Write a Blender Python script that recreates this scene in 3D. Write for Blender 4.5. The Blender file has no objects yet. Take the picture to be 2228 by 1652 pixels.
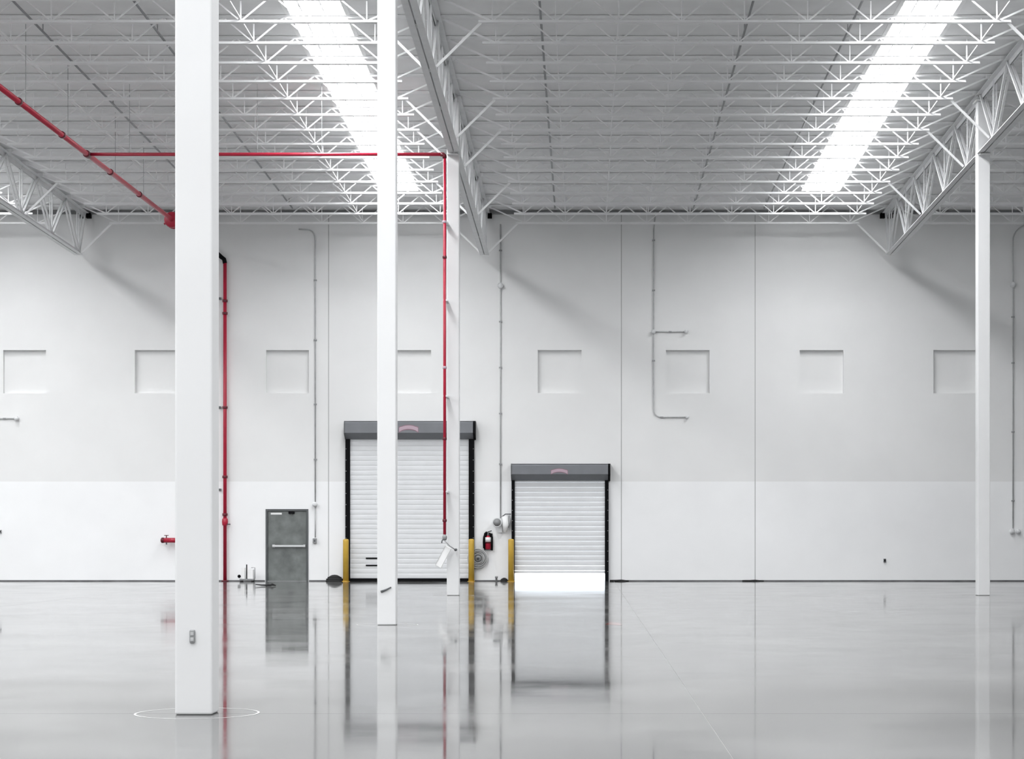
import bpy, math, random
from mathutils import Vector, Matrix
random.seed(7)
PI = math.pi
scn = bpy.context.scene
COL = scn.collection

# ------------------------------------------------------------------ camera
F_PX = 4290.0; VX = 1270.0; VY = 1168.0; CAM_H = 1.366
cam_d = bpy.data.cameras.new('camera')
cam = bpy.data.objects.new('camera', cam_d); COL.objects.link(cam)
cam.location = (0, 0, CAM_H); cam.rotation_euler = (PI/2, 0, 0)
cam_d.sensor_fit = 'HORIZONTAL'; cam_d.sensor_width = 36.0
cam_d.lens = 36.0*F_PX/2228.0
cam_d.shift_x = (1114.0-VX)/2228.0
cam_d.shift_y = (VY-826.0)/2228.0
cam_d.clip_end = 400
scn.camera = cam

# ------------------------------------------------------------------ world, sun, exposure
w = bpy.data.worlds.new('world'); scn.world = w; w.use_nodes = True
bg = w.node_tree.nodes['Background']
bg.inputs[0].default_value = (0.80, 0.90, 1.0, 1); bg.inputs[1].default_value = 4.0
sun_d = bpy.data.lights.new('sun', 'SUN'); sun_d.energy = 26.0; sun_d.angle = 0.01
sun = bpy.data.objects.new('sun', sun_d); COL.objects.link(sun)
sun.rotation_euler = (math.radians(-42), 0, math.radians(14))
SKYLIGHT = 29.0
vs = scn.view_settings
vs.view_transform = 'Standard'; vs.look = 'None'; vs.gamma = 1.0; vs.use_curve_mapping = False
vs.exposure = 0.0
scn.cycles.max_bounces = 7; scn.cycles.diffuse_bounces = 6; scn.cycles.glossy_bounces = 3
scn.cycles.adaptive_threshold = .05
scn.cycles.sample_clamp_indirect = 6.0

# ------------------------------------------------------------------ helpers
def at(px, py, d):
    """photo pixel at depth d -> point in the hall"""
    return Vector(((px-VX)*d/F_PX, d, CAM_H+(VY-py)*d/F_PX))
def X(px, d): return (px-VX)*d/F_PX
def Z(py, d): return CAM_H+(VY-py)*d/F_PX

class MB:
    def __init__(s): s.v = []; s.f = []; s.smooth = []
    def add(s, vs_, fs, smooth=False):
        o = len(s.v); s.v += [tuple(p) for p in vs_]
        s.f += [tuple(i+o for i in f) for f in fs]; s.smooth += [smooth]*len(fs)
        return s
    def box(s, x0, x1, y0, y1, z0, z1):
        return s.add([(x0,y0,z0),(x1,y0,z0),(x1,y1,z0),(x0,y1,z0),(x0,y0,z1),(x1,y0,z1),(x1,y1,z1),(x0,y1,z1)],
              [(0,3,2,1),(4,5,6,7),(0,1,5,4),(1,2,6,5),(2,3,7,6),(3,0,4,7)])
    def bar(s, a, b, w_, h_, up=(0,0,1)):
        """square bar from a to b; w_ sideways, h_ along up"""
        a = Vector(a); b = Vector(b); d = (b-a).normalized(); u = Vector(up)
        if abs(d.dot(u)) > .98: u = Vector((0,1,0))
        r = d.cross(u).normalized(); u = r.cross(d).normalized()
        r *= w_/2; u *= h_/2
        q = [a-r-u, a+r-u, a+r+u, a-r+u, b-r-u, b+r-u, b+r+u, b-r+u]
        return s.add(q, [(0,3,2,1),(4,5,6,7),(0,1,5,4),(1,2,6,5),(2,3,7,6),(3,0,4,7)])
    def tube(s, pts, r, n=10, caps=True):
        pts = [Vector(p) for p in pts]; rings = []
        ref = None
        for i, p in enumerate(pts):
            d = (pts[min(i+1, len(pts)-1)]-pts[max(i-1, 0)]).normalized()
            if ref is None: ref = Vector((0,0,1)) if abs(d.z) < .9 else Vector((1,0,0))
            a = d.cross(ref).normalized(); b = a.cross(d).normalized(); ref = b
            rr = r[i] if isinstance(r, (list, tuple)) else r
            rings.append([p+a*rr*math.cos(2*PI*k/n)+b*rr*math.sin(2*PI*k/n) for k in range(n)])
        o = len(s.v)
        vs_ = [q for ring in rings for q in ring]; fs = []
        for i in range(len(rings)-1):
            for k in range(n):
                fs.append((i*n+k, i*n+(k+1) % n, (i+1)*n+(k+1) % n, (i+1)*n+k))
        s.add(vs_, fs, True)
        if caps:
            s.f += [tuple(o+k for k in range(n))[::-1], tuple(o+(len(rings)-1)*n+k for k in range(n))]
            s.smooth += [False, False]
        return s
    def lathe(s, prof, c, n=20, axis='z'):
        """prof: [(radius, along)]"""
        vs_ = []
        for r, t in prof:
            for k in range(n):
                a = 2*PI*k/n; p, q = r*math.cos(a), r*math.sin(a)
                v = (p, q, t) if axis == 'z' else ((p, t, q) if axis == 'y' else (t, p, q))
                vs_.append((c[0]+v[0], c[1]+v[1], c[2]+v[2]))
        fs = []
        for i in range(len(prof)-1):
            for k in range(n):
                fs.append((i*n+k, i*n+(k+1) % n, (i+1)*n+(k+1) % n, (i+1)*n+k))
        fs += [tuple(range(n))[::-1], tuple((len(prof)-1)*n+k for k in range(n))]
        return s.add(vs_, fs, True)
    def prism_x(s, prof, x0, x1):
        """prof [(y,z)] extruded along x"""
        n = len(prof)
        return s.add([(x0, y, z) for y, z in prof]+[(x1, y, z) for y, z in prof],
              [(i, (i+1) % n, (i+1) % n+n, i+n) for i in range(n)]+[tuple(range(n))[::-1], tuple(range(n, 2*n))])
    def torus(s, c, R, r, axis='y', n=28, m=8):
        vs_ = []
        for i in range(n):
            a = 2*PI*i/n
            for j in range(m):
                b = 2*PI*j/m; q = R+r*math.cos(b)
                v = (q*math.cos(a), r*math.sin(b), q*math.sin(a)) if axis == 'y' else (q*math.cos(a), q*math.sin(a), r*math.sin(b))
                vs_.append((c[0]+v[0], c[1]+v[1], c[2]+v[2]))
        return s.add(vs_, [(i*m+j, ((i+1) % n)*m+j, ((i+1) % n)*m+(j+1) % m, i*m+(j+1) % m) for i in range(n) for j in range(m)], True)
    def mesh(s, name, mat):
        me = bpy.data.meshes.new(name); me.from_pydata(s.v, [], s.f)
        me.polygons.foreach_set('use_smooth', s.smooth)
        import bmesh
        bm = bmesh.new(); bm.from_mesh(me); bmesh.ops.recalc_face_normals(bm, faces=bm.faces); bm.to_mesh(me); bm.free()
        me.materials.append(mat); me.update()
        return me
    def build(s, name, mat, parent=None, loc=None):
        return obj(name, s.mesh(name, mat), parent, loc)

def obj(name, me, parent=None, loc=None):
    o = bpy.data.objects.new(name, me); COL.objects.link(o)
    if parent is not None: o.parent = parent
    if loc is not None: o.location = loc
    return o
def tag(o, label=None, cat=None, group=None, kind=None):
    if label: o['label'] = label
    if cat: o['category'] = cat
    if group: o['group'] = group
    if kind: o['kind'] = kind
    return o
def thing(name, loc, label, cat, group=None):
    o = bpy.data.objects.new(name, None); COL.objects.link(o); o.location = loc
    o.empty_display_size = .2
    return tag(o, label, cat, group)
def bev(o, wd, seg=2):
    m = o.modifiers.new('bevel', 'BEVEL'); m.width = wd; m.segments = seg; m.limit_method = 'ANGLE'; m.angle_limit = .6
    return o

# ------------------------------------------------------------------ materials
def srgb(r, g, b):
    f = lambda c: (c/255/12.92) if c/255 <= .04045 else ((c/255+.055)/1.055)**2.4
    return (f(r), f(g), f(b), 1)
def mat(name, col, rough=.5, metal=0.0, var=0.0, vscale=3.0, bump=0.0, bscale=40.0, spec=.5):
    m = bpy.data.materials.new(name); m.use_nodes = True
    nt = m.node_tree; p = nt.nodes['Principled BSDF']
    p.inputs['Roughness'].default_value = rough; p.inputs['Metallic'].default_value = metal
    p.inputs['Specular IOR Level'].default_value = spec
    tc = nt.nodes.new('ShaderNodeNewGeometry')
    n = nt.nodes.new('ShaderNodeTexNoise'); n.inputs['Scale'].default_value = vscale; n.inputs['Detail'].default_value = 5
    nt.links.new(tc.outputs['Position'], n.inputs['Vector'])
    mr = nt.nodes.new('ShaderNodeMapRange')
    mr.inputs['From Min'].default_value = .3; mr.inputs['From Max'].default_value = .7
    mr.inputs['To Min'].default_value = 1-var; mr.inputs['To Max'].default_value = 1+var*.5
    nt.links.new(n.outputs['Fac'], mr.inputs['Value'])
    mx = nt.nodes.new('ShaderNodeMix'); mx.data_type = 'RGBA'; mx.blend_type = 'MULTIPLY'; mx.inputs['Factor'].default_value = 1
    mx.inputs['A'].default_value = col
    nt.links.new(mr.outputs['Result'], mx.inputs['B']); nt.links.new(mx.outputs['Result'], p.inputs['Base Color'])
    if bump:
        n2 = nt.nodes.new('ShaderNodeTexNoise'); n2.inputs['Scale'].default_value = bscale
        nt.links.new(tc.outputs['Position'], n2.inputs['Vector'])
        b = nt.nodes.new('ShaderNodeBump'); b.inputs['Strength'].default_value = .6; b.inputs['Distance'].default_value = bump
        nt.links.new(n2.outputs['Fac'], b.inputs['Height']); nt.links.new(b.outputs['Normal'], p.inputs['Normal'])
    return m

M = {}
M['column'] = mat('white_column_paint', (.73, .733, .74, 1), .45, var=.015, vscale=2)
M['steel'] = mat('white_steel_paint', (.90, .902, .907, 1), .5, var=.03, vscale=4)
M['girder'] = mat('grey_white_steel_paint', (.74, .745, .755, 1), .5, var=.05, vscale=4)
M['deck'] = mat('roof_deck_paint', (.85, .853, .858, 1), .7, var=.06, vscale=1.2)
M['joint'] = mat('panel_joint_sealant', (.50, .50, .50, 1), .8)
M['base'] = mat('dark_floor_joint', (.16, .16, .165, 1), .8, var=.3, vscale=2)
M['conduit'] = mat('galvanised_conduit', (.52, .525, .53, 1), .5, 0.0, var=.15, vscale=6)
M['box'] = mat('white_junction_box', (.72, .73, .74, 1), .5)
M['red'] = mat('red_pipe_paint', srgb(170, 26, 54), .35, var=.12, vscale=5)
M['darkred'] = mat('dark_red_fitting', srgb(92, 12, 30), .4)
M['black'] = mat('black_paint', (.003, .003, .004, 1), .6, spec=.1)
M['rubber'] = mat('black_rubber', (.012, .012, .013, 1), .7, var=.3, vscale=20)
M['dark'] = mat('dark_grey_metal', (.10, .105, .11, 1), .5)
M['grey'] = mat('mid_grey_metal', (.30, .305, .31, 1), .5, .2, var=.1)
M['hood'] = mat('grey_door_hood', (.175, .183, .20, 1), .45, var=.06, vscale=3)
M['slat'] = mat('white_door_slat', (.76, .772, .79, 1), .6, var=.03, vscale=3)
M['yellow'] = mat('yellow_bollard_paint', srgb(206, 168, 66), .45, var=.08, vscale=6)
M['doorleaf'] = mat('grey_green_door', (.165, .18, .175, 1), .3, var=.35, vscale=3.2)
M['doorframe'] = mat('dark_door_frame', (.085, .092, .095, 1), .4)
M['chrome'] = mat('satin_steel', (.66, .67, .68, 1), .3, .6)
M['white'] = mat('plain_white', (.88, .88, .88, 1), .5)
M['pink'] = mat('faded_pink_print', srgb(180, 158, 170), .5)
M['maroon'] = mat('faded_red_print', srgb(136, 104, 116), .5)
M['ringc'] = mat('pale_joint_filler', (.36, .36, .355, 1), .3)
M['ring'] = mat('pale_ring_filler', (.62, .62, .61, 1), .4)
M['pipe'] = mat('grey_roof_pipe', (.34, .345, .355, 1), .5)
M['apron'] = mat('outdoor_concrete', (.75, .74, .72, 1), .8, var=.1)
M['paintmark'] = mat('pale_red_floor_paint', srgb(150, 84, 82), .06, var=.35, vscale=9)

# painted concrete wall: grey above, white dado below 3.05 m
def wall_mat():
    m = mat('wall_paint_two_tone', (1, 1, 1, 1), .7, var=.025, vscale=.8, bump=.002, bscale=6)
    nt = m.node_tree
    g = nt.nodes.new('ShaderNodeNewGeometry'); sp = nt.nodes.new('ShaderNodeSeparateXYZ')
    nt.links.new(g.outputs['Position'], sp.inputs[0])
    gt = nt.nodes.new('ShaderNodeMath'); gt.operation = 'GREATER_THAN'; gt.inputs[1].default_value = 3.055
    nt.links.new(sp.outputs['Z'], gt.inputs[0])
    c = nt.nodes.new('ShaderNodeMix'); c.data_type = 'RGBA'
    c.inputs['A'].default_value = (.92, .925, .935, 1); c.inputs['B'].default_value = (.82, .822, .822, 1)
    nt.links.new(gt.outputs[0], c.inputs['Factor'])
    mul = [n for n in nt.nodes if n.type == 'MIX' and n.blend_type == 'MULTIPLY'][0]
    nt.links.new(c.outputs['Result'], mul.inputs['A'])
    return m
M['wall'] = wall_mat()

def floor_mat():
    m = bpy.data.materials.new('polished_concrete'); m.use_nodes = True
    nt = m.node_tree; p = nt.nodes['Principled BSDF']; L = nt.links.new
    g = nt.nodes.new('ShaderNodeNewGeometry')
    def noise(sc, det, rgh=.5, stretch=(1, 1, 1)):
        mp = nt.nodes.new('ShaderNodeMapping'); mp.inputs['Scale'].default_value = stretch
        L(g.outputs['Position'], mp.inputs['Vector'])
        n = nt.nodes.new('ShaderNodeTexNoise'); n.inputs['Scale'].default_value = sc; n.inputs['Detail'].default_value = det
        n.inputs['Roughness'].default_value = rgh
        L(mp.outputs['Vector'], n.inputs['Vector']); return n.outputs['Fac']
    def rng(v, a, b, lo=.3, hi=.7):
        r = nt.nodes.new('ShaderNodeMapRange'); r.inputs['From Min'].default_value = lo; r.inputs['From Max'].default_value = hi
        r.inputs['To Min'].default_value = a; r.inputs['To Max'].default_value = b; L(v, r.inputs['Value']); return r.outputs['Result']
    ramp = nt.nodes.new('ShaderNodeMix'); ramp.data_type = 'RGBA'
    ramp.inputs['A'].default_value = (.085, .085, .084, 1); ramp.inputs['B'].default_value = (.185, .185, .184, 1)
    L(rng(noise(.45, 7, .6), 0, 1), ramp.inputs['Factor']); L(ramp.outputs['Result'], p.inputs['Base Color'])
    L(rng(noise(.9, 6, .6, (.6, .5, 1)), .022, .105), p.inputs['Roughness'])
    b = nt.nodes.new('ShaderNodeBump'); b.inputs['Strength'].default_value = 1.0; b.inputs['Distance'].default_value = .0006
    L(noise(1.1, 3, .45, (1, .35, 1)), b.inputs['Height']); L(b.outputs['Normal'], p.inputs['Normal'])
    p.inputs['Specular IOR Level'].default_value = .12
    return m
M['floor'] = floor_mat()

def emit_mat():
    m = bpy.data.materials.new('glowing_skylight_pane'); m.use_nodes = True
    nt = m.node_tree; nt.nodes.clear()
    e = nt.nodes.new('ShaderNodeEmission'); e.inputs['Color'].default_value = (.978, .99, 1, 1); e.inputs['Strength'].default_value = SKYLIGHT
    o = nt.nodes.new('ShaderNodeOutputMaterial'); nt.links.new(e.outputs[0], o.inputs['Surface'])
    return m
M['sky'] = emit_mat()

# ------------------------------------------------------------------ the hall
YW = 60.4                      # inner face of the back wall
XL, XR, YB = -39.76, 21.52, -24.0
SL = .0265                     # roof slope, rising toward the camera
def zr(y): return CAM_H+10.0+SL*(YW-y)
ROWS = [-27.52, -15.26, -3.0, 9.26]
SPAN = 12.26
JY = lambda k: 59.5-1.51*k

# floor
fb = MB(); fb.box(XL, XR, YB, YW+.5, -.3, -.004)
floor = tag(fb.build('floor', M['ringc']), kind='structure')
JX = [.92+12.26*k for k in range(-4, 3)]
xs = [XL]+[x for x in JX if XL+1 < x < XR-1]+[XR]
ys = [YB, -15.3, -.15, 15.2, 30.5, 45.6, YW+.5]
g = .004
for j in range(len(ys)-1):
    for i in range(len(xs)-1):
        MB().box(xs[i]+g, xs[i+1]-g, ys[j]+g, ys[j+1]-g, -.05, 0).build('slab', M['floor'], floor)

# ceiling with strip openings
STRIPS = [(r-2.95, r-1.78) for r in ROWS]
Y_SKY = 57.4; Y_SKY0 = -18.0
def deckbox(mb, x0, x1, y0, y1, t=.16):
    za, zb_ = zr(y0), zr(y1)
    mb.add([(x0,y0,za),(x1,y0,za),(x1,y1,zb_),(x0,y1,zb_),(x0,y0,za+t),(x1,y0,za+t),(x1,y1,zb_+t),(x0,y1,zb_+t)],
           [(0,3,2,1),(4,5,6,7),(0,1,5,4),(1,2,6,5),(2,3,7,6),(3,0,4,7)])
cb = MB()
deckbox(cb, XL-.4, XR+.4, Y_SKY, YW+.6); deckbox(cb, XL-.4, XR+.4, YB-.4, Y_SKY0)
edges = [XL-.4]+[e for s_ in STRIPS for e in s_]+[XR+.4]
for i in range(0, len(edges), 2): deckbox(cb, edges[i], edges[i+1], Y_SKY0, Y_SKY)
ceiling = tag(cb.build('ceiling', M['deck']), kind='structure')

# outer walls out of view
tag(MB().box(XL-.3, XL, YB, YW, 0, 14.2).build('wall_left', M['wall']), kind='structure')
tag(MB().box(XR, XR+.3, YB, YW, 0, 14.2).build('wall_right', M['wall']), kind='structure')
tag(MB().box(XL, XR, YB-.3, YB, 0, 14.2).build('wall_front', M['wall']), kind='structure')

# back wall: backing slab + tilt-up panels with square recesses and door openings
def cells(x0, x1, z0, z1, rects, yf, th):
    """wall sheet with recesses; rects: (xa, xb, za, zb, depth) ; depth None = open"""
    bx = sorted({x0, x1}|{v for r in rects for v in r[:2] if x0 < v < x1})
    bz = sorted({z0, z1}|{v for r in rects for v in r[2:4] if z0 < v < z1})
    def dep(i, j):
        if i < 0 or j < 0 or i >= len(bx)-1 or j >= len(bz)-1: return None
        cx, cz = (bx[i]+bx[i+1])/2, (bz[j]+bz[j+1])/2
        for r in rects:
            if r[0] < cx < r[1] and r[2] < cz < r[3]: return r[4]
        return 0.0
    mb = MB(); Y = lambda d: yf+(th if d is None else d)
    for i in range(len(bx)-1):
        for j in range(len(bz)-1):
            d = dep(i, j)
            if d is not None:
                mb.add([(bx[i], yf+d, bz[j]), (bx[i+1], yf+d, bz[j]), (bx[i+1], yf+d, bz[j+1]), (bx[i], yf+d, bz[j+1])], [(0,1,2,3)])
                mb.add([(bx[i], yf+th, bz[j]), (bx[i+1], yf+th, bz[j]), (bx[i+1], yf+th, bz[j+1]), (bx[i], yf+th, bz[j+1])], [(3,2,1,0)])
    for i in range(-1, len(bx)-1):
        for j in range(len(bz)-1):
            a, b = dep(i, j), dep(i+1, j)
            if a != b: mb.add([(bx[i+1], Y(a), bz[j]), (bx[i+1], Y(b), bz[j]), (bx[i+1], Y(b), bz[j+1]), (bx[i+1], Y(a), bz[j+1])], [(0,1,2,3)])
    for i in range(len(bx)-1):
        for j in range(-1, len(bz)-1):
            a, b = dep(i, j), dep(i, j+1)
            if a != b: mb.add([(bx[i], Y(a), bz[j+1]), (bx[i+1], Y(a), bz[j+1]), (bx[i+1], Y(b), bz[j+1]), (bx[i], Y(b), bz[j+1])], [(0,1,2,3)])
    return mb
WX = lambda px: X(px, YW)
WZ = lambda py: Z(py, YW)
ZT = zr(YW)-.005
squares = [(7,100),(293,386),(579,672),(844,938),(1170,1265),(1449,1544),(1740,1835),(2031,2126)]
rects = [(WX(a), WX(b), WZ(856), WZ(762), .15) for a, b in squares]
D1 = (WX(578), WX(671), 0.0, WZ(1108))              # personnel door
D2 = (WX(761), WX(1021), 0.0, WZ(950))              # tall rolling door
D3 = (WX(1119), WX(1318), 0.0, WZ(1038))            # small rolling door
rects += [(*D1, None), (*D2, None), (*D3, None)]
backing = MB(); h3 = D3
backing.box(XL, h3[0], YW+.2, YW+.4, 0, ZT).box(h3[1], XR, YW+.2, YW+.4, 0, ZT).box(h3[0], h3[1], YW+.2, YW+.4, h3[3], ZT)
wall_back = tag(backing.build('wall_back', M['joint']), kind='structure')
PE = [XL, -30.0, -20.9, WX(424), WX(715), WX(1352), WX(1643), 14.25, XR]
for i in range(len(PE)-1):
    a, b = PE[i]+.014, PE[i+1]-.014
    rr = [r for r in rects if r[1] > a and r[0] < b]
    mb = cells(a, b, 0, ZT, rr, YW, .2)
    mb.build('panel', M['wall'], wall_back)
    if i: MB().box(PE[i]-.014, PE[i]+.014, YW+.010, YW+.19, 0, ZT).build('joint_sealant', M['joint'], wall_back)
# dark joint along the foot of the wall
bb = MB()
for a, b in ((XL, D1[0]-.02), (D1[1]+.02, WX(749)), (WX(1033), WX(1111)), (WX(1327), XR)):
    bb.box(a, b, YW-.012, YW, 0, .035)
tag(bb.build('baseboard_back', M['base']), kind='structure')
# ledger angle where the deck meets the wall
tag(MB().box(XL, XR, YW-.10, YW, ZT-.12, ZT-.11).box(XL, XR, YW-.012, YW, ZT-.11, ZT-.0).build('trim_1', M['grey']), kind='structure')

# ground outside the half-raised door
tag(MB().box(-16, 20, YW+.3, YW+40, -.3, -.02).build('ground', M['apron']), kind='structure')

# ------------------------------------------------------------------ skylights
SKN = {0: 'glowing white strip skylight left of the far left girder', 1: 'glowing white strip skylight seen past the left girder at the picture edge',
       2: 'long glowing white strip skylight left of the middle girder', 3: 'long glowing white strip skylight left of the right girder'}
mid = 0
for si, (x0, x1) in enumerate(STRIPS):
    t = thing('window_%d' % (si+1), ((x0+x1)/2, Y_SKY, zr(Y_SKY)), SKN[si], 'skylight'); t['kind'] = 'structure'
    o = t.location
    hw = (x1-x0)/2
    mb = MB()
    def zz(y): return zr(y)-o.z
    for sx in (-1, 1):                                # curbs, just inside the deck edge
        xa, xb = sorted((sx*(hw-.03), sx*(hw+.06)))
        ya, yb = Y_SKY0-o.y, 0.0
        mb.add([(xa,ya,zz(Y_SKY0)-.01),(xb,ya,zz(Y_SKY0)-.01),(xb,yb,-.01),(xa,yb,-.01),(xa,ya,zz(Y_SKY0)+.34),(xb,ya,zz(Y_SKY0)+.34),(xb,yb,.34),(xa,yb,.34)],
               [(0,3,2,1),(4,5,6,7),(0,1,5,4),(1,2,6,5),(2,3,7,6),(3,0,4,7)])
    mb.box(-hw, hw, -.03, .06, -.01, .34)
    mb.build('curb', M['steel'], t)
    yy = Y_SKY
    cuts = [Y_SKY]
    while cuts[-1] > 34: cuts.append(cuts[-1]-3.02)
    cuts.append(Y_SKY0)
    for a, b in zip(cuts[1:], cuts[:-1]):
        MB().add([(-hw, a-o.y, zz(a)+.05), (hw, a-o.y, zz(a)+.05), (hw, b-o.y, zz(b)+.05), (-hw, b-o.y, zz(b)+.05)], [(0,1,2,3)]).build('pane', M['sky'], t)
        if a > 30:
            MB().box(-hw, hw, a-o.y-.02, a-o.y+.02, zz(a)+.005, zz(a)+.045).build('cross_bar', M['grey'], t)
    if 1 <= si <= 3:
        for fx in (-.30, .14):
            MB().bar((fx, 0, .02), (fx, 30-o.y, zz(30)+.02), .022, .022).build('safety_bar', M['grey'], t)

# ------------------------------------------------------------------ joists
ORD = ['first','second','third','fourth','fifth','sixth','seventh','eighth','ninth','tenth','eleventh','twelfth','thirteenth','fourteenth','fifteenth','sixteenth','seventeenth','eighteenth']
def angle_pair(mb, x0, x1, zc, up, leg=.05, gap=.012):
    """double-angle chord along x: flat legs at zc, upright legs pointing up/down"""
    t_ = .008
    for s_ in (-1, 1):
        ya, yb = sorted((s_*gap, s_*(gap+leg)))
        mb.box(x0, x1, ya, yb, zc-t_/2, zc+t_/2)
        ya, yb = sorted((s_*gap, s_*(gap+t_)))
        mb.box(x0, x1, ya, yb, *(sorted((zc, zc+up*leg))))
ZTOP, ZBOT = -.012, -.585
N0, DN = 1.22, (SPAN-2.44)/8
me_top = angle_pair.__call__ and MB()
angle_pair(me_top, .06, SPAN-.06, ZTOP, -1); me_top.box(.02, .2, -.05, .05, -.1, ZTOP); me_top.box(SPAN-.2, SPAN-.02, -.05, .05, -.1, ZTOP)
me_top = me_top.mesh('top_chord', M['steel'])
mb = MB(); angle_pair(mb, .95, SPAN-.95, ZBOT, 1, leg=.055); me_bot = mb.mesh('bottom_chord', M['steel'])
RW = .028
me_up = MB().bar((0,0,ZBOT+.03), (DN/2,0,ZTOP-.03), RW, RW).mesh('web_diagonal', M['steel'])
me_dn = MB().bar((0,0,ZBOT+.03), (-DN/2,0,ZTOP-.03), RW, RW).mesh('web_diagonal', M['steel'])
me_vt = MB().bar((0,0,ZBOT+.03), (0,0,ZTOP-.03), RW*.85, RW*.85).mesh('web_vertical', M['steel'])
me_e0 = MB().bar((N0,0,ZBOT+.03), (.14,0,-.07), .036, .036).mesh('end_web', M['steel'])
me_e1 = MB().bar((SPAN-N0,0,ZBOT+.03), (SPAN-.14,0,-.07), .036, .036).mesh('end_web', M['steel'])
GB = -1.50
me_k0 = MB().bar((1.0,0,ZBOT), (.13,0,GB+.06), .04, .05).mesh('knee_brace', M['steel'])
me_k1 = MB().bar((SPAN-1.0,0,ZBOT), (SPAN-.13,0,GB+.06), .04, .05).mesh('knee_brace', M['steel'])
BRACED = {0, 4, 8, 10, 14, 18}
def make_joist(rx, k, label, group):
    y = JY(k)
    t = thing('roof_joist', (rx, y, zr(y)), label, 'roof joist', group)
    obj('top_chord', me_top, t); obj('bottom_chord', me_bot, t)
    for j in range(9):
        xb = N0+DN*j
        obj('web_vertical', me_vt, t, (xb, 0, 0))
        if j < 8: obj('web_diagonal', me_up, t, (xb, 0, 0))
        if j > 0: obj('web_diagonal', me_dn, t, (xb, 0, 0))
    obj('end_web', me_e0, t); obj('end_web', me_e1, t)
    if k in BRACED: obj('knee_brace', me_k0, t); obj('knee_brace', me_k1, t)
for k in range(17): make_joist(ROWS[1], k, 'white open-web roof joist between left and middle girders, %s from the back wall' % ORD[k], 'roof joists left of the middle girder')
for k in range(17): make_joist(ROWS[2], k, 'white open-web roof joist between middle and right girders, %s from the back wall' % ORD[k], 'roof joists right of the middle girder')
for k in range(6): make_joist(ROWS[0], k, 'white open-web roof joist beyond the left girder, %s from the back wall' % ORD[k], 'roof joists beyond the left girder')
for k in range(12): make_joist(ROWS[3], k, 'white open-web roof joist beyond the right girder, %s from the back wall' % ORD[k], 'roof joists beyond the right girder')

# bridging rods tying the bottom chords together
BR = [(ROWS[1]+N0+2*DN, 'thin white bridging rod under the joists nearer the left girder'),
      (ROWS[1]+N0+6*DN, 'thin white bridging rod under the joists beside the left strip skylight'),
      (ROWS[2]+N0+2*DN, 'thin white bridging rod under the joists just right of the middle girder'),
      (ROWS[2]+N0+8*DN, 'thin white bridging rod under the joists just left of the right girder')]
for x, lab in BR:
    y0, y1 = JY(16), JY(0)
    b = MB().bar((0, 0, zr(y1)+ZBOT+.075-zr(y1)), (0, y0-y1, zr(y0)+ZBOT+.075-zr(y1)), .024, .024).build('bridging_rod', M['steel'])
    b.location = (x, y1, zr(y1)); tag(b, lab, 'bridging rod', 'bridging rods under the roof joists')
# grey pipes hung along the deck
GP = [(-11.1, 'grey pipe along the roof deck nearest the left girder'), (-8.75, 'grey pipe along the roof deck left of the left strip skylight'),
      (-.86, 'grey pipe along the roof deck right of the middle girder'), (3.3, 'grey pipe along the roof deck midway between middle and right girders'),
      (5.42, 'grey pipe along the roof deck beside the right strip skylight')]
for x, lab in GP:
    y0, y1 = 35.0, 59.2
    t = MB().tube([(0, 0, -.16), (0, y0-y1, zr(y0)-zr(y1)-.16)], .024, 8)
    o = t.build('roof_pipe', M['pipe']); o.location = (x, y1, zr(y1)); tag(o, lab, 'pipe', 'grey pipes under the roof deck')
    for k in range(1, 16, 4):
        yk = JY(k)+.6
        MB().bar((0, yk-y1, zr(yk)-zr(y1)-.16), (0, yk-y1, zr(yk)-zr(y1)), .02, .02).build('hanger', M['pipe'], o)

# ------------------------------------------------------------------ girders
def make_girder(rx, k_top, k_bot, label, ya, yb, wall_end):
    """top panel points k_top (list), bottom nodes k_bot ; chord from ya (near wall) to yb"""
    t = thing('roof_girder', (rx, ya, zr(ya)), label, 'girder', 'deep trussed roof girders')
    o = t.location
    P = lambda y, dz, dx=0: (dx, y-o.y, zr(y)-o.z+dz)
    TZ, BZ = -.13, GB+.05
    def chord(name, y0, y1, dz, up, leg):
        mb = MB()
        for s_ in (-1, 1):
            a, b = s_*.014, s_*(.014+leg)
            mb.bar(P(y0, dz, (a+b)/2), P(y1, dz, (a+b)/2), leg, .014)
            mb.bar(P(y0, dz+up*leg/2, s_*.021), P(y1, dz+up*leg/2, s_*.021), .014, leg)
        mb.build(name, M['girder'], t)
    chord('top_chord', ya, yb, TZ+.02, -1, .12)
    chord('bottom_chord', JY(k_bot[0])+.12 if wall_end else JY(k_bot[0]-1)-.17, JY(k_bot[-1]+1)+.17, GB, 1, .125)
    yt = lambda k: min(JY(k), ya-.1)
    for k in k_bot:
        y = JY(k)
        for dk in (-1, 1):
            mb = MB()
            for s_ in (-1, 1): mb.bar(P(y, BZ, s_*.045), P(yt(k+dk), TZ, s_*.045), .05, .05)
            mb.build('web_diagonal', M['girder'], t)
        mb = MB()
        for s_ in (-1, 1): mb.bar(P(y, BZ, s_*.03), P(y, TZ, s_*.03), .035, .035)
        mb.build('web_vertical', M['girder'], t)
        MB().bar(P(y-.13, BZ+.04), P(y+.13, BZ+.04), .012, .2).build('gusset_plate', M['girder'], t)
    for k in k_top:
        MB().bar(P(yt(k)-.1, TZ-.04), P(yt(k)+.1, TZ-.04), .012, .16).build('gusset_plate', M['girder'], t)
    if wall_end:
        for s_ in (-1, 1):
            MB().box(s_*.12-.07, s_*.12+.07, -.02, .14, -.26, -.11).build('bearing_seat', M['black'], t)
    return t
S1 = ([1,3,5,7,9], [0,2,4,6,8]); S2 = ([9,11,13,15,17,19], [10,12,14,16,18])
ye = JY(9)
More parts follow.
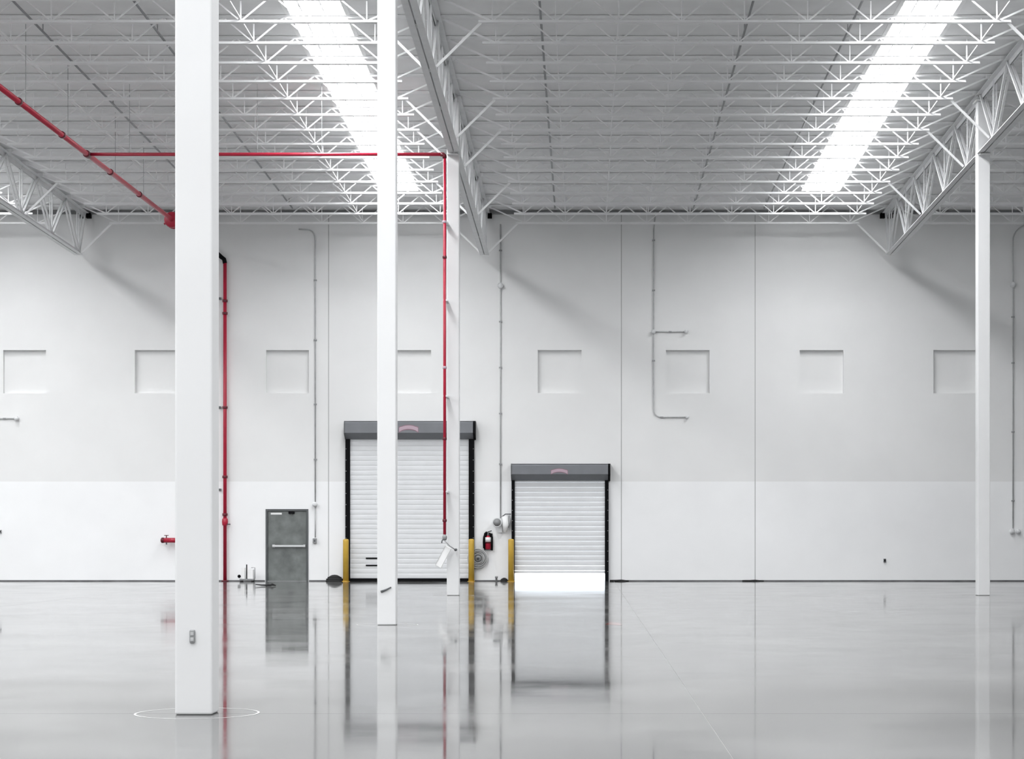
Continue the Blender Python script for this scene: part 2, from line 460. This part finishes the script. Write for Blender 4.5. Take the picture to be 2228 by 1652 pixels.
make_girder(ROWS[1], *S1, 'pale trussed roof girder at the far left, running to the back wall', YW-.14, ye+.02, True)
make_girder(ROWS[2], *S1, 'pale trussed middle roof girder, span between thin column and back wall', YW-.14, ye+.02, True)
make_girder(ROWS[3], *S1, 'pale trussed right roof girder, span between right column and back wall', YW-.14, ye+.02, True)
make_girder(ROWS[2], *S2, 'pale trussed middle roof girder, nearer span running out above the picture', ye-.02, JY(19), False)
make_girder(ROWS[3], *S2, 'pale trussed right roof girder, nearer span at the top right corner', ye-.02, JY(19), False)

# ------------------------------------------------------------------ columns
CW = .288
def make_column(px, yf, label):
    x = X(px, yf); yc = yf+CW/2
    t = thing('column', (x, yc, 0), label, 'column', 'white square steel columns')
    top = zr(yc)-.28
    s_ = MB().box(-CW/2, CW/2, -CW/2, CW/2, 0, top).build('shaft', M['column'], t); bev(s_, .018, 3)
    MB().box(-CW/2-.05, CW/2+.05, -CW/2-.07, CW/2+.07, top, top+.03).build('cap_plate', M['column'], t)
    zg = zr(yc)+GB-.03
    for dy in (-1, 1):
        MB().bar((0, dy*(CW/2), zg), (0, dy*(CW/2+.2), zg), .24, .02).build('bracket_plate', M['column'], t)
    # round isolation joint in the floor
    mb = MB(); n = 56; R0, R1 = .462, .478
    vs_ = []; fs = []
    for i in range(n):
        a = 2*PI*i/n
        for r in (R0, R1): vs_.append((x+r*math.cos(a), yc+r*math.sin(a), .0012))
    for i in range(n):
        j = (i+1) % n; fs.append((2*i, 2*i+1, 2*j+1, 2*j))
    mb.add(vs_, fs).build('joint_ring', M['ring'], floor)
    return t
c1 = make_column(421, 15.1, 'widest white square column, nearest, standing in front of the red pipe')
c2 = make_column(841, 30.4, 'white square column in front of the tall rolling door, second nearest')
c3 = make_column(985.5, 45.75, 'thin white square column with the red drop pipe on its left side')
c4 = make_column(2141, 45.75, 'white square column at the right under the right girder')
# grey outlet box low on the nearest column
lx, lz = X(419, 15.1)-c1.location.x, Z(1385, 15.1)
b = MB().box(lx-.021, lx+.021, -CW/2-.022, -CW/2, lz-.05, lz+.05).build('outlet_box', M['grey'], c1); bev(b, .008)
MB().box(lx-.012, lx+.012, -CW/2-.027, -CW/2-.021, lz+.008, lz+.034).box(lx-.012, lx+.012, -CW/2-.027, -CW/2-.021, lz-.034, lz-.008).build('socket', M['conduit'], b)
# dark scuffed handle on the second column
p0 = at(829, 1288, 30.39); p1 = at(851, 1278, 30.39); cl = c2.location
hd = MB().tube([p0-cl, (p0+p1)/2-cl+Vector((0,-.012,-.004)), p1-cl], [.02, .014, .009], 8).build('lever', M['dark'], c2)

# ------------------------------------------------------------------ doors
def door_personnel():
    x0, x1, z0, z1 = D1
    t = bpy.data.objects.new('door_1', None); COL.objects.link(t); t.location = ((x0+x1)/2, YW, 0)
    tag(t, 'grey-green steel exit door with a pale push bar', 'door', kind='structure')
    hw = (x1-x0)/2; fw = .06
    f = MB().box(-hw, -hw+fw, -.02, .1, 0, z1).box(hw-fw, hw, -.02, .1, 0, z1).box(-hw+fw, hw-fw, -.02, .1, z1-fw, z1)
    f.build('door_frame', M['doorframe'], t)
    lf = MB().box(-hw+fw+.006, hw-fw-.006, .02, .07, .012, z1-fw-.006).build('door_leaf', M['doorleaf'], t); bev(lf, .004)
    zb = WZ(1188.5); xa = X(593, YW)-t.location.x; xb = X(665, YW)-t.location.x
    pb = MB().box(xa, xb, -.07, -.02, zb-.035, zb+.035).build('push_bar', M['chrome'], t); bev(pb, .01)
    MB().box(xa, xa+.07, -.03, .022, zb-.045, zb+.045).box(xb-.07, xb, -.03, .022, zb-.045, zb+.045).build('bar_bracket', M['chrome'], pb)
    za = WZ(1118)
    MB().box(X(589, YW)-t.location.x, X(613, YW)-t.location.x, .008, .02, za-.028, za+.028).build('label_plate', M['white'], t)
    MB().box(X(628, YW)-t.location.x, X(641, YW)-t.location.x, -.05, .02, WZ(1118), WZ(1113)).build('door_closer', M['black'], t)
    for hz in (.25, 1.05, 1.85):
        MB().lathe([(.012, hz-.06), (.012, hz+.06)], (-hw+fw+.004, .012, 0), 8).build('hinge', M['dark'], t)
    MB().box(-hw+fw, hw-fw, -.03, .1, 0, .012).build('threshold', M['grey'], t)
door_personnel()

def emblem(parent, cx, cz, yy, wd, ht):
    """small arched emblem: pale band on a faded red arch"""
    n = 14
    def arch(name, w_, th, dz, y_, m):
        mb = MB(); vs_ = []; fs = []
        for i in range(n+1):
            u = -1+2*i/n; z = cz+dz+ht*.42*(1-u*u)
            h = th*(1.0 if abs(u) < .82 else 1.15)
            for zz_ in (z-h/2, z+h/2):
                vs_.append((cx+u*w_/2, y_, zz_)); vs_.append((cx+u*w_/2, y_+.004, zz_))
        for i in range(n):
            a = 4*i; b_ = 4*(i+1)
            fs += [(a, b_, b_+2, a+2), (a+1, a+3, b_+3, b_+1), (a+2, b_+2, b_+3, a+3), (a, a+1, b_+1, b_)]
        fs += [(0, 2, 3, 1), (4*n, 4*n+1, 4*n+3, 4*n+2)]
        return mb.add(vs_, fs).build(name, m, parent)
    e = arch('emblem', wd, ht*.8, -ht*.2, yy-.004, M['maroon'])
    e2 = arch('emblem_band', wd*.96, ht*.56, -ht*.18, yy-.008, M['pink'])
    e2.parent = e

def rolling_door(name, label, px_out, px_in, py_top, py_up, py_bot, z_open, emb, nbolt):
    xo0, xo1 = (X(p, YW-.2) for p in px_out); xi0, xi1 = (X(p, YW-.06) for p in px_in)
    t = bpy.data.objects.new(name, None); COL.objects.link(t); t.location = ((xo0+xo1)/2, YW, 0)
    tag(t, label, 'rolling door', kind='structure'); cx = t.location.x
    zt, zu, zb = Z(py_top, YW-.42), Z(py_up, YW-.42), Z(py_bot, YW-.3)
    prof = [(0, zt), (-.36, zt), (-.42, zt-.05), (-.42, zu), (-.13, zb), (0, zb)]
    MB().prism_x(prof, xo0-cx+.03, xo1-cx-.03).build('hood', M['hood'], t)
    MB().box(xo0-cx+.02, xo1-cx-.02, -.375, -.355, zt-.001, zt+.012).build('hood_lip', M['dark'], t)
    prof2 = [(0, zt+.015), (-.37, zt+.015), (-.43, zt-.05), (-.43, zu-.01), (-.14, zb-.02), (0, zb-.02)]
    MB().prism_x(prof2, xo0-cx, xo0-cx+.03).build('end_plate', M['dark'], t)
    MB().prism_x(prof2, xo1-cx-.03, xo1-cx+.04).build('end_plate', M['black'], t)
    for s_, xa, xb in ((-1, xo0-cx+.01, xi0-cx), (1, xi1-cx, xo1-cx-.01)):
        gd = MB().box(xa, xb, -.13, 0, 0, zb).build('guide', M['black'], t)
        for i in range(nbolt):
            zb_ = .3+(zb-.6)*i/(nbolt-1)
            xo = xa+.025 if s_ < 0 else xb-.025
            MB().lathe([(.014, -.146), (.014, -.13)], (xo, 0, zb_), 6, 'y').build('bolt', M['grey'], gd)
    # curtain
    pitch = .15; n = int((zb+.02-z_open-.09)/pitch)+1; hw0, hw1 = xi0-cx, xi1-cx
    prof = [(-.052, .0), (-.058, .02), (-.061, .07), (-.059, .125), (-.052, .148), (-.035, .148), (-.035, .0)]
    me = MB().prism_x(prof, hw0, hw1).mesh('slat', M['slat'])
    for i in range(n): obj('slat', me, t, (0, 0, z_open+.09+pitch*i))
    return t, cx, zb
t2, cx2, _ = rolling_door('door_2', 'tall white rolling door with grey hood behind the columns', (750, 1032), (762, 1020), 917, 942, 955, 0.0, None, 12)
MB().box(X(762, YW)-cx2, X(1020, YW)-cx2, -.085, -.03, 0, .085).build('bottom_bar', M['black'], t2)
emblem(t2, X(889, YW-.42)-cx2, Z(933, YW-.42), -.42, .60, .19)
for py in (1215, 1230.5):
    MB().box(X(796.5, YW)-cx2, X(838, YW)-cx2, -.078, -.05, WZ(py)-.022, WZ(py)+.022).build('lift_handle', M['black'], t2)
t3, cx3, _ = rolling_door('door_3', 'small white rolling door with grey hood, raised a little above the floor', (1112, 1325), (1120, 1316), 1010, 1032, 1045, .24, None, 9)
MB().box(X(1120, YW)-cx3, X(1316, YW)-cx3, -.085, -.03, .24, .325).build('bottom_bar', M['slat'], t3)
emblem(t3, X(1217, YW-.42)-cx3, Z(1026, YW-.42), -.42, .52, .15)

# ------------------------------------------------------------------ bollards
BOL = [(752.5, 60.02, 'yellow steel bollard at the left jamb of the tall rolling door'),
       (1025.5, 60.02, 'yellow steel bollard at the right jamb of the tall rolling door'),
       (1112, 60.02, 'yellow steel bollard at the left jamb of the small rolling door')]
for px, y, lab in BOL:
    h = Z(1173, y); r = .088
    t = thing('bollard', (X(px, y), y, 0), lab, 'bollard', 'yellow bollards beside the rolling doors')
    MB().lathe([(r, .012), (r, h-.05), (r*.97, h-.028), (r*.8, h-.01), (r*.4, h), (.005, h+.002)], (0, 0, 0), 20).build('post', M['yellow'], t)
    MB().lathe([(r+.03, 0), (r+.03, .012), (r, .014)], (0, 0, 0), 20).build('base_plate', M['yellow'], t)

# ------------------------------------------------------------------ red sprinkler pipes
yT = 45.3; sT = F_PX/yT
xm = X(190, yT); zm = Z(336, yT)
t = thing('sprinkler_pipe', (xm, YW-.1, 0), 'red fire sprinkler piping under the roof with a branch dropping beside the thin column', 'pipe')
o = t.location; LOC = lambda v: Vector(v)-o
R_ = .058
xr = X(489.5, YW-.1); yr = YW-.1; zel = Z(566, yr)
MB().tube([LOC((xm, 33.5, zm)), LOC((xm, YW-.55, zm))], R_, 12).build('main_pipe', M['red'], t)
MB().tube([LOC((xm, YW-.56, zm)), LOC((xm+.02, YW-.40, zm)), LOC((xm+.12, YW-.22, zm-.04)), LOC((xr-.10, yr-.03, zel+.08)), LOC((xr-.03, yr, zel+.03)), LOC((xr, yr, zel-.10))], R_*1.12, 12).build('elbow', M['black'], t)
MB().tube([LOC((xr, yr, zel-.08)), LOC((xr, yr, 0.0))], R_*.95, 12).build('riser', M['red'], t)
MB().lathe([(.11, 0), (.11, .025), (.06, .03)], (xr-o.x, yr-o.y, 0), 14).build('floor_flange', M['darkred'], t)
for py in (655, 682, 887, 1038, 1120):
    zc = Z(py, yr); MB().lathe([(.075, -.04), (.082, -.03), (.082, .03), (.075, .04)], (xr-o.x, yr-o.y, zc), 12).build('coupling', M['darkred'], t)
zc = Z(1136, yr)
vb = MB().lathe([(.06, -.12), (.085, -.09), (.095, 0), (.085, .09), (.06, .12)], (xr-o.x, yr-o.y, zc), 12).build('valve', M['red'], t)
MB().tube([(xr-o.x+.05, yr-o.y-.03, zc-.07), (xr-o.x+.17, yr-o.y-.03, zc-.07)], .018, 8).build('valve_handle', M['dark'], vb)
for py in (650, 887, 1066):
    zc = Z(py, YW); xc = X(478.5, YW)
    MB().box(xc-.03-o.x, xc+.04-o.x, YW-.06-o.y, YW-o.y, zc-.035, zc+.035).build('wall_clamp', M['dark'], t)
for yk in (36.5, 39.8, 43.1, 47.5, 50.6, 55.5):
    MB().lathe([(.064, -.05), (.078, -.04), (.078, .04), (.064, .05)], (xm-o.x, yk-o.y, zm), 12, 'y').build('coupling', M['darkred'], t)
    MB().bar(LOC((xm, yk+.5, zm)), LOC((xm, yk+.5, zr(yk+.5))), .010, .010).build('hanger_rod', M['pipe'], t)
MB().lathe([(.078, -.12), (.085, -.10), (.085, .10), (.078, .12)], (xm-o.x, yT-o.y, zm), 12, 'y').build('tee_fitting', M['darkred'], t)
yv = F_PX*xm/(376.5-VX)
vb = MB().lathe([(.07, -.20), (.21, -.18), (.225, -.10), (.17, -.07), (.17, .07), (.225, .10), (.21, .18), (.07, .20)], (xm-o.x, yv-o.y, zm), 20, 'y').build('check_valve', M['red'], t)
MB().tube([(xm-o.x-.16, yv-o.y, zm-.06), (xm-o.x-.25, yv-o.y, zm-.10)], .03, 8).build('drain_stub', M['red'], vb)

xd = X(967.5, yT)
o = Vector((xd, yT, 0)); off = o-t.location        # the branch shares the main's parent
MB().tube([(xm+.08-o.x, 0, zm), (-.06, 0, zm)], .04, 10).build('branch_pipe', M['red'], t, off)
MB().tube([(-.09, 0, zm), (-.03, 0, zm-.005), (-.005, 0, zm-.03), (0, 0, zm-.09)], .05, 10).build('elbow', M['darkred'], t, off)
zend = Z(1163, yT)
MB().tube([(0, 0, zm-.06), (0, 0, zend)], .035, 10).build('drop_pipe', M['red'], t, off)
for py in (483, 560, 800, 955, 1133):
    zc = Z(py, yT); MB().lathe([(.045, -.03), (.05, -.02), (.05, .02), (.045, .03)], (0, 0, zc), 10).build('coupling', M['darkred'] if py not in (483, 800) else M['pink'], t, off)
for px in (282, 560, 700):
    xx = X(px, yT)-o.x; MB().bar((xx, 0, zm), (xx, 0, zr(yT)), .009, .009).build('hanger_rod', M['pipe'], t, off)
for z_ in (2.4, 4.6, 6.8, 8.6):
    MB().box(-.03, X(974, yT)-o.x, -.02, .50, z_-.02, z_+.02).build('pipe_strap', M['box'], t, off)
vb = MB().lathe([(.03, -.14), (.05, -.11), (.055, -.05), (.03, 0)], (0, 0, zend), 10).build('valve', M['grey'], t, off)
MB().tube([(-.03, -.01, zend-.10), (-.06, -.02, zend-.15), (-.065, -.02, zend-.2)], .014, 8).build('valve_handle', M['dark'], vb)

# slanted white box hanging at the pipe foot
yb = 45.55
c0 = at(976, 1190.5, yb); c1_ = at(953, 1233.5, yb)
tb = thing('hanging_box', at(967.5, 1177, yb), 'slanted white box hanging beside the foot of the thin column', 'box')
o = tb.location
bx_ = MB().bar(c0-o, c1_-o, .155, .07, up=(0, 1, 0)).build('body', M['white'], tb); bev(bx_, .012)
MB().bar(at(969.5, 1187, yb-.04)-o, at(947.5, 1229, yb-.04)-o, .008, .01, up=(0, 1, 0)).build('edge_strip', M['conduit'], tb)
MB().tube([at(967, 1176, yb-.06)-o, at(978, 1188, yb-.08)-o, at(990, 1196, yb-.06)-o], .012, 8).build('arm', M['grey'], tb)
MB().lathe([(.022, -.06), (.034, -.05), (.034, .05), (.02, .1)], at(991.5, 1196.5, yb+.03)-o, 12, 'y').build('knob', M['dark'], tb)

# short red valve stub low on the wall at left
p = at(352, 1176, YW-.25)
tb = thing('hose_valve', p, 'short red hose valve sticking out low on the wall left of the nearest column', 'valve')
L_ = X(402, YW-.25)-p.x
MB().tube([(.05, 0, 0), (L_, 0, 0)], .075, 12).build('pipe', M['red'], tb)
MB().lathe([(.05, -.03), (.085, 0), (.085, .06), (.06, .09)], (.0, 0, 0), 12, 'x').build('cap', M['darkred'], tb)
MB().tube([(.14, 0, .05), (.14, 0, .15)], .016, 8).torus((.14, 0, .15), .06, .012, 'z', 16, 6).build('hand_wheel', M['darkred'], tb)
MB().tube([(L_-.02, 0, 0), (L_-.02, .25, 0)], .07, 12).build('wall_stub', M['red'], tb)
MB().tube([(.14, 0, -.06), (.14, 0, -.13)], .02, 8).build('drain', M['dark'], tb)

# ------------------------------------------------------------------ conduits on the back wall
def bend(p0, c, p1, n=5):
    return [Vector(p0)*(1-u)**2+Vector(c)*2*u*(1-u)+Vector(p1)*u*u for u in [i/n for i in range(n+1)]]
YC = YW-.035
def conduit(paths, boxes, clamps, base, label, r=.02):
    t = thing('conduit', at(base[0], base[1], YC), label, 'conduit', 'grey conduits on the back wall')
    o = t.location
    for p in paths: MB().tube([Vector(q)-o for q in p], r, 8).build('tube', M['conduit'], t)
    for px, py, sz, kind in boxes:
        c = at(px, py, YC)-o
        if kind == 'round':
            MB().lathe([(sz*.55, -.12), (sz, -.09), (sz, -.02), (sz*.8, .03)], c, 14, 'y').build('cap_box', M['box'], t)
        else:
            b_ = MB().box(c.x-sz*.75, c.x+sz*.75, c.y-.07, c.y+.03, c.z-sz, c.z+sz).build('switch_box', M['grey'], t); bev(b_, .01)
            MB().box(c.x-sz*.3, c.x+sz*.3, c.y-.08, c.y-.07, c.z-sz*.4, c.z+sz*.4).build('switch', M['dark'], b_)
    for px, py in clamps:
        c = at(px, py, YC)-o
        MB().box(c.x-.045, c.x+.045, c.y-.026, c.y+.03, c.z-.02, c.z+.02).build('clamp', M['grey'], t)
    return t
q = lambda px, py: at(px, py, YC)
conduit([[q(650, 499)]+bend(q(668, 500), q(686, 500), q(686, 524))+[q(686, 1098)], [q(686, 1098), q(686, 1170)]],
        [(685.5, 1098, .075, 'round'), (685, 1177, .075, 'box')], [(686, 610), (686, 740), (686, 880), (686, 1000)], (686, 1177),
        'thin grey conduit with a curved top running down to a switch beside the exit door')
conduit([[q(1089, 488), q(1089, 1128)]], [(1089, 622, .09, 'round')], [(1089, 545), (1089, 700), (1089, 800), (1089, 900), (1089, 1010)], (1089, 1128),
        'thin grey conduit with one round box running down between the two rolling doors')
conduit([[q(1426, 462), q(1422.5, 500), q(1422, 720), q(1422, 880)]+bend(q(1422, 890), q(1422, 908), q(1440, 908))+[q(1492, 908)], [q(1422, 722), q(1494, 722)]],
        [(1421.5, 722.5, .07, 'round'), (1493, 721.5, .06, 'round'), (1495, 908, .05, 'round')], [(1422, 523), (1422, 632), (1422, 785), (1458, 722), (1440, 908)], (1422, 908),
        'grey conduit bending around the square recess right of the small rolling door')
conduit([[q(2236, 486)]+bend(q(2222, 494), q(2204, 506), q(2204, 524))+[q(2204, 1150)]],
        [(2203, 620, .09, 'round'), (2201, 1157, .08, 'round'), (2215, 1157, .07, 'round')], [(2204, 690), (2204, 790), (2204, 940), (2204, 1090)], (2204, 1157),
        'thin grey conduit with round boxes at the far right behind the right column')
conduit([[q(-60, 911), q(34, 911)]], [(37, 911, .07, 'round')], [(10, 911)], (0, 911),
        'short level grey conduit ending in a round box at the left picture edge')

def small_box(px, py, wd, ht, label, m='dark'):
    c = at(px, py, YW-.03)
    t = thing('wall_outlet', c, label, 'outlet')
    b_ = MB().box(-wd/2, wd/2, -.03, .03, -ht/2, ht/2).build('plate', M[m], t); bev(b_, .006)
    MB().box(-wd/4, wd/4, -.036, -.028, -ht/4, ht/4).build('socket', M['black'], t)
small_box(1925, 1220, .07, .11, 'tiny dark outlet low on the wall left of the right column')
small_box(1, 1157, .06, .10, 'tiny grey outlet low on the wall at the left picture edge', 'grey')

# ------------------------------------------------------------------ fire extinguisher
y = YW-.12
t = thing('fire_extinguisher', at(1062, 1198, y), 'red fire extinguisher with black hose hung between the two rolling doors', 'fire extinguisher')
s = y/F_PX; H = 44*s
MB().lathe([(.055, .03), (.085, .05), (.088, .30), (.08, .38), (.05, .44), (.03, .46)], (0, 0, 0), 18).build('tank', M['red'], t)
MB().lathe([(.0895, .26), (.0895, .40)], (0, 0, 0), 18).build('label_band', M['white'], t)
MB().lathe([(.03, .45), (.04, .47), (.04, .53), (.02, .55)], (0, 0, 0), 12).build('valve_head', M['dark'], t)
MB().bar((-.02, -.02, .56), (.11, -.02, .60), .03, .025).bar((-.02, -.02, .52), (.11, -.02, .51), .03, .02).build('handle', M['black'], t)
MB().tube([(.03, -.02, .53), (.09, -.03, .50), (.125, -.03, .40), (.125, -.03, .20), (.12, -.03, .0)], .026, 8).build('hose', M['black'], t)
MB().tube([(-.03, -.02, .56), (-.08, -.02, .52), (-.12, -.02, .40), (-.13, -.02, .25), (-.12, -.02, .06)], .034, 8).build('bracket_arm', M['black'], t)
MB().box(-.13, .13, .06, .11, .02, .52).build('back_board', M['black'], t)
MB().box(-.10, .10, -.098, .06, .225, .25).build('strap', M['black'], t)

# coiled hose on the wall
c = at(1040, 1215, YW-.1)
t = thing('hose_coil', c, 'round grey coiled hose hung on the wall behind a yellow bollard', 'hose coil')
for i, (R, zz_) in enumerate(((.29, 0), (.24, -.01), (.19, .01), (.14, -.01))):
    MB().torus((.006*((i % 2)*2-1), -.02*(i % 2), zz_), R, .03, 'y', 30, 8).build('loop', M['grey'] if i % 2 else M['conduit'], t)
MB().lathe([(.10, -.02), (.11, 0), (.11, .06), (.06, .1)], (0, 0, 0), 16, 'y').build('hub', M['grey'], t)
MB().lathe([(.035, -.07), (.04, -.02)], (0, 0, 0), 10, 'y').build('hub_bolt', M['dark'], t)
MB().box(-.03, .03, .03, .1, -.05, .32).build('hanger', M['grey'], t)

# dock light beside the small door
c = at(1090, 1142, YW-.1)
t = thing('dock_light', c, 'white and grey swivel dock light beside the small rolling door', 'lamp')
e = lambda px, py, dy=0: at(px, py, YW-.1)-c+Vector((0, dy, 0))
MB().box(-.055, .035, -.03, .1, -.24, .17).build('wall_box', M['box'], t)
MB().lathe([(.05, .12), (.09, .07), (.14, -.06), (.15, -.10), (.135, -.102), (.02, -.09)], e(1082, 1137, -.08), 18, 'y').build('lamp_head', M['box'], t)
MB().lathe([(.12, -.092), (.12, -.104)], e(1082, 1137, -.08), 18, 'y').build('lens', M['grey'], t)
MB().tube([e(1099, 1124, -.06), e(1100, 1142, -.08), e(1099, 1158, -.09)], [.09, .10, .05], 14).build('lamp_shade', M['white'], t)
MB().tube([e(1092, 1125, -.03), e(1100, 1119, -.05), e(1112, 1119, -.05)], .018, 8).build('arm', M['dark'], t)
MB().tube([e(1108, 1122, -.03), e(1109, 1138, -.05), e(1105, 1148, -.05)], .03, 8).build('cable', M['grey'], t)

# ------------------------------------------------------------------ things on the floor
def mound(px, py, wd, ht, y, label):
    t = thing('rubber_bumper', (X(px, y), y, 0), label, 'bumper')
    prof = [(1, 0), (.98, .12), (.9, .32), (.74, .58), (.52, .82), (.28, .96), (.05, 1)]
    mb = MB().lathe([(r*wd/2, z*ht) for r, z in prof], (0, 0, 0), 24).build('body', M['rubber'], t); t.scale = (1, .45, 1)
    for u in (.35, .62):
        r = wd/2*(.93 if u == .35 else .75); MB().torus((0, 0, ht*u), r, .012, 'z', 24, 6).build('ridge', M['rubber'], t)
mound(728, 1262, .55, .20, 60.26, 'low black rounded rubber bumper left of the tall rolling door')
mound(1097, 1262, .24, .11, 60.28, 'small black rubber bumper on the floor left of the small rolling door')
# floor pipe stub next to the small bumper
t = thing('pipe_stub', (X(1080, 60.2), 60.2, 0), 'tiny grey pipe stub rising from the floor between the rolling doors', 'pipe')
MB().lathe([(.03, 0), (.03, .10), (.045, .11), (.045, .15), (.02, .16)], (0, 0, 0), 10).build('pipe', M['grey'], t)
MB().lathe([(.07, 0), (.07, .012), (.03, .015)], (0, 0, 0), 12).build('flange', M['dark'], t)
# hand cart by the exit door
y = 60.0
t = thing('hand_cart', (X(538, y), y, 0), 'small white and black hand cart by the wall left of the exit door', 'cart')
e = lambda px, py: (X(px, y)-t.location.x, 0, Z(py, y))
MB().box(-.21, .21, -.15, .15, .035, .085).build('platform', M['grey'], t)
MB().box(-.17, -.06, -.10, .10, .085, .42).build('white_box', M['white'], t)
MB().box(.03, .19, -.10, .10, .085, .36).build('white_box', M['white'], t)
MB().tube([(0, -.10, .08), (0, -.10, .52)], .017, 8).build('handle_post', M['black'], t)
MB().tube([(.21, .12, .08), (.21, .12, .42), (.10, .12, .42)], .012, 8).build('frame', M['grey'], t)
MB().lathe([(.02, -.05), (.05, -.02), (.05, .02), (.02, .05)], (-.225, -.12, .16), 12).build('knob', M['black'], t)
for sx in (-.17, .17):
    for sy in (-.12, .12):
        MB().lathe([(.035, -.02), (.035, .02)], (sx, sy, .035), 10, 'y').build('wheel', M['rubber'], t)
# black strip lying on the floor
y = 54.3
t = MB().tube([(-.28, 0, .05), (-.12, .05, .03), (0, 0, .028), (.14, -.03, .035), (.18, -.02, .05), (.28, .02, .02)], [.012, .02, .024, .03, .034, .012], 8).build('hose_scrap', M['rubber'])
t.location = (X(578, y), y, 0); tag(t, 'black scrap of hose lying on the floor before the exit door', 'hose')
# loose black strips along the wall foot
for a, b_, h, lab in ((1327, 1368, .045, 'black rubber strip on the floor right of the small rolling door'), (1615, 1662, .04, 'dark strip on the floor under the wall joint further right')):
    y = YW-.06; x0 = X(a, y); L_ = X(b_, y)-x0
    t = MB().tube([(0, 0, h/2), (L_*.35, -.02, h/2), (L_*.6, .0, h*.7), (L_, -.01, h*.3)], [h*.45, h*.5, h*.5, h*.25], 8).build('rubber_strip', M['rubber'])
    t.location = (x0, y, 0); tag(t, lab, 'strip')
# faded paint mark on the floor
a = at(1315, 1357, CAM_H*F_PX/(1357-VY)); b_ = at(1352, 1357, a.y)
MB().add([(a.x, a.y-.35, .0012), (b_.x, b_.y-.75, .0012), (b_.x-.02, b_.y+.1, .0012), (a.x+.1, a.y+.55, .0012)], [(0,1,2,3)]).build('paint_mark', M['paintmark'], floor)
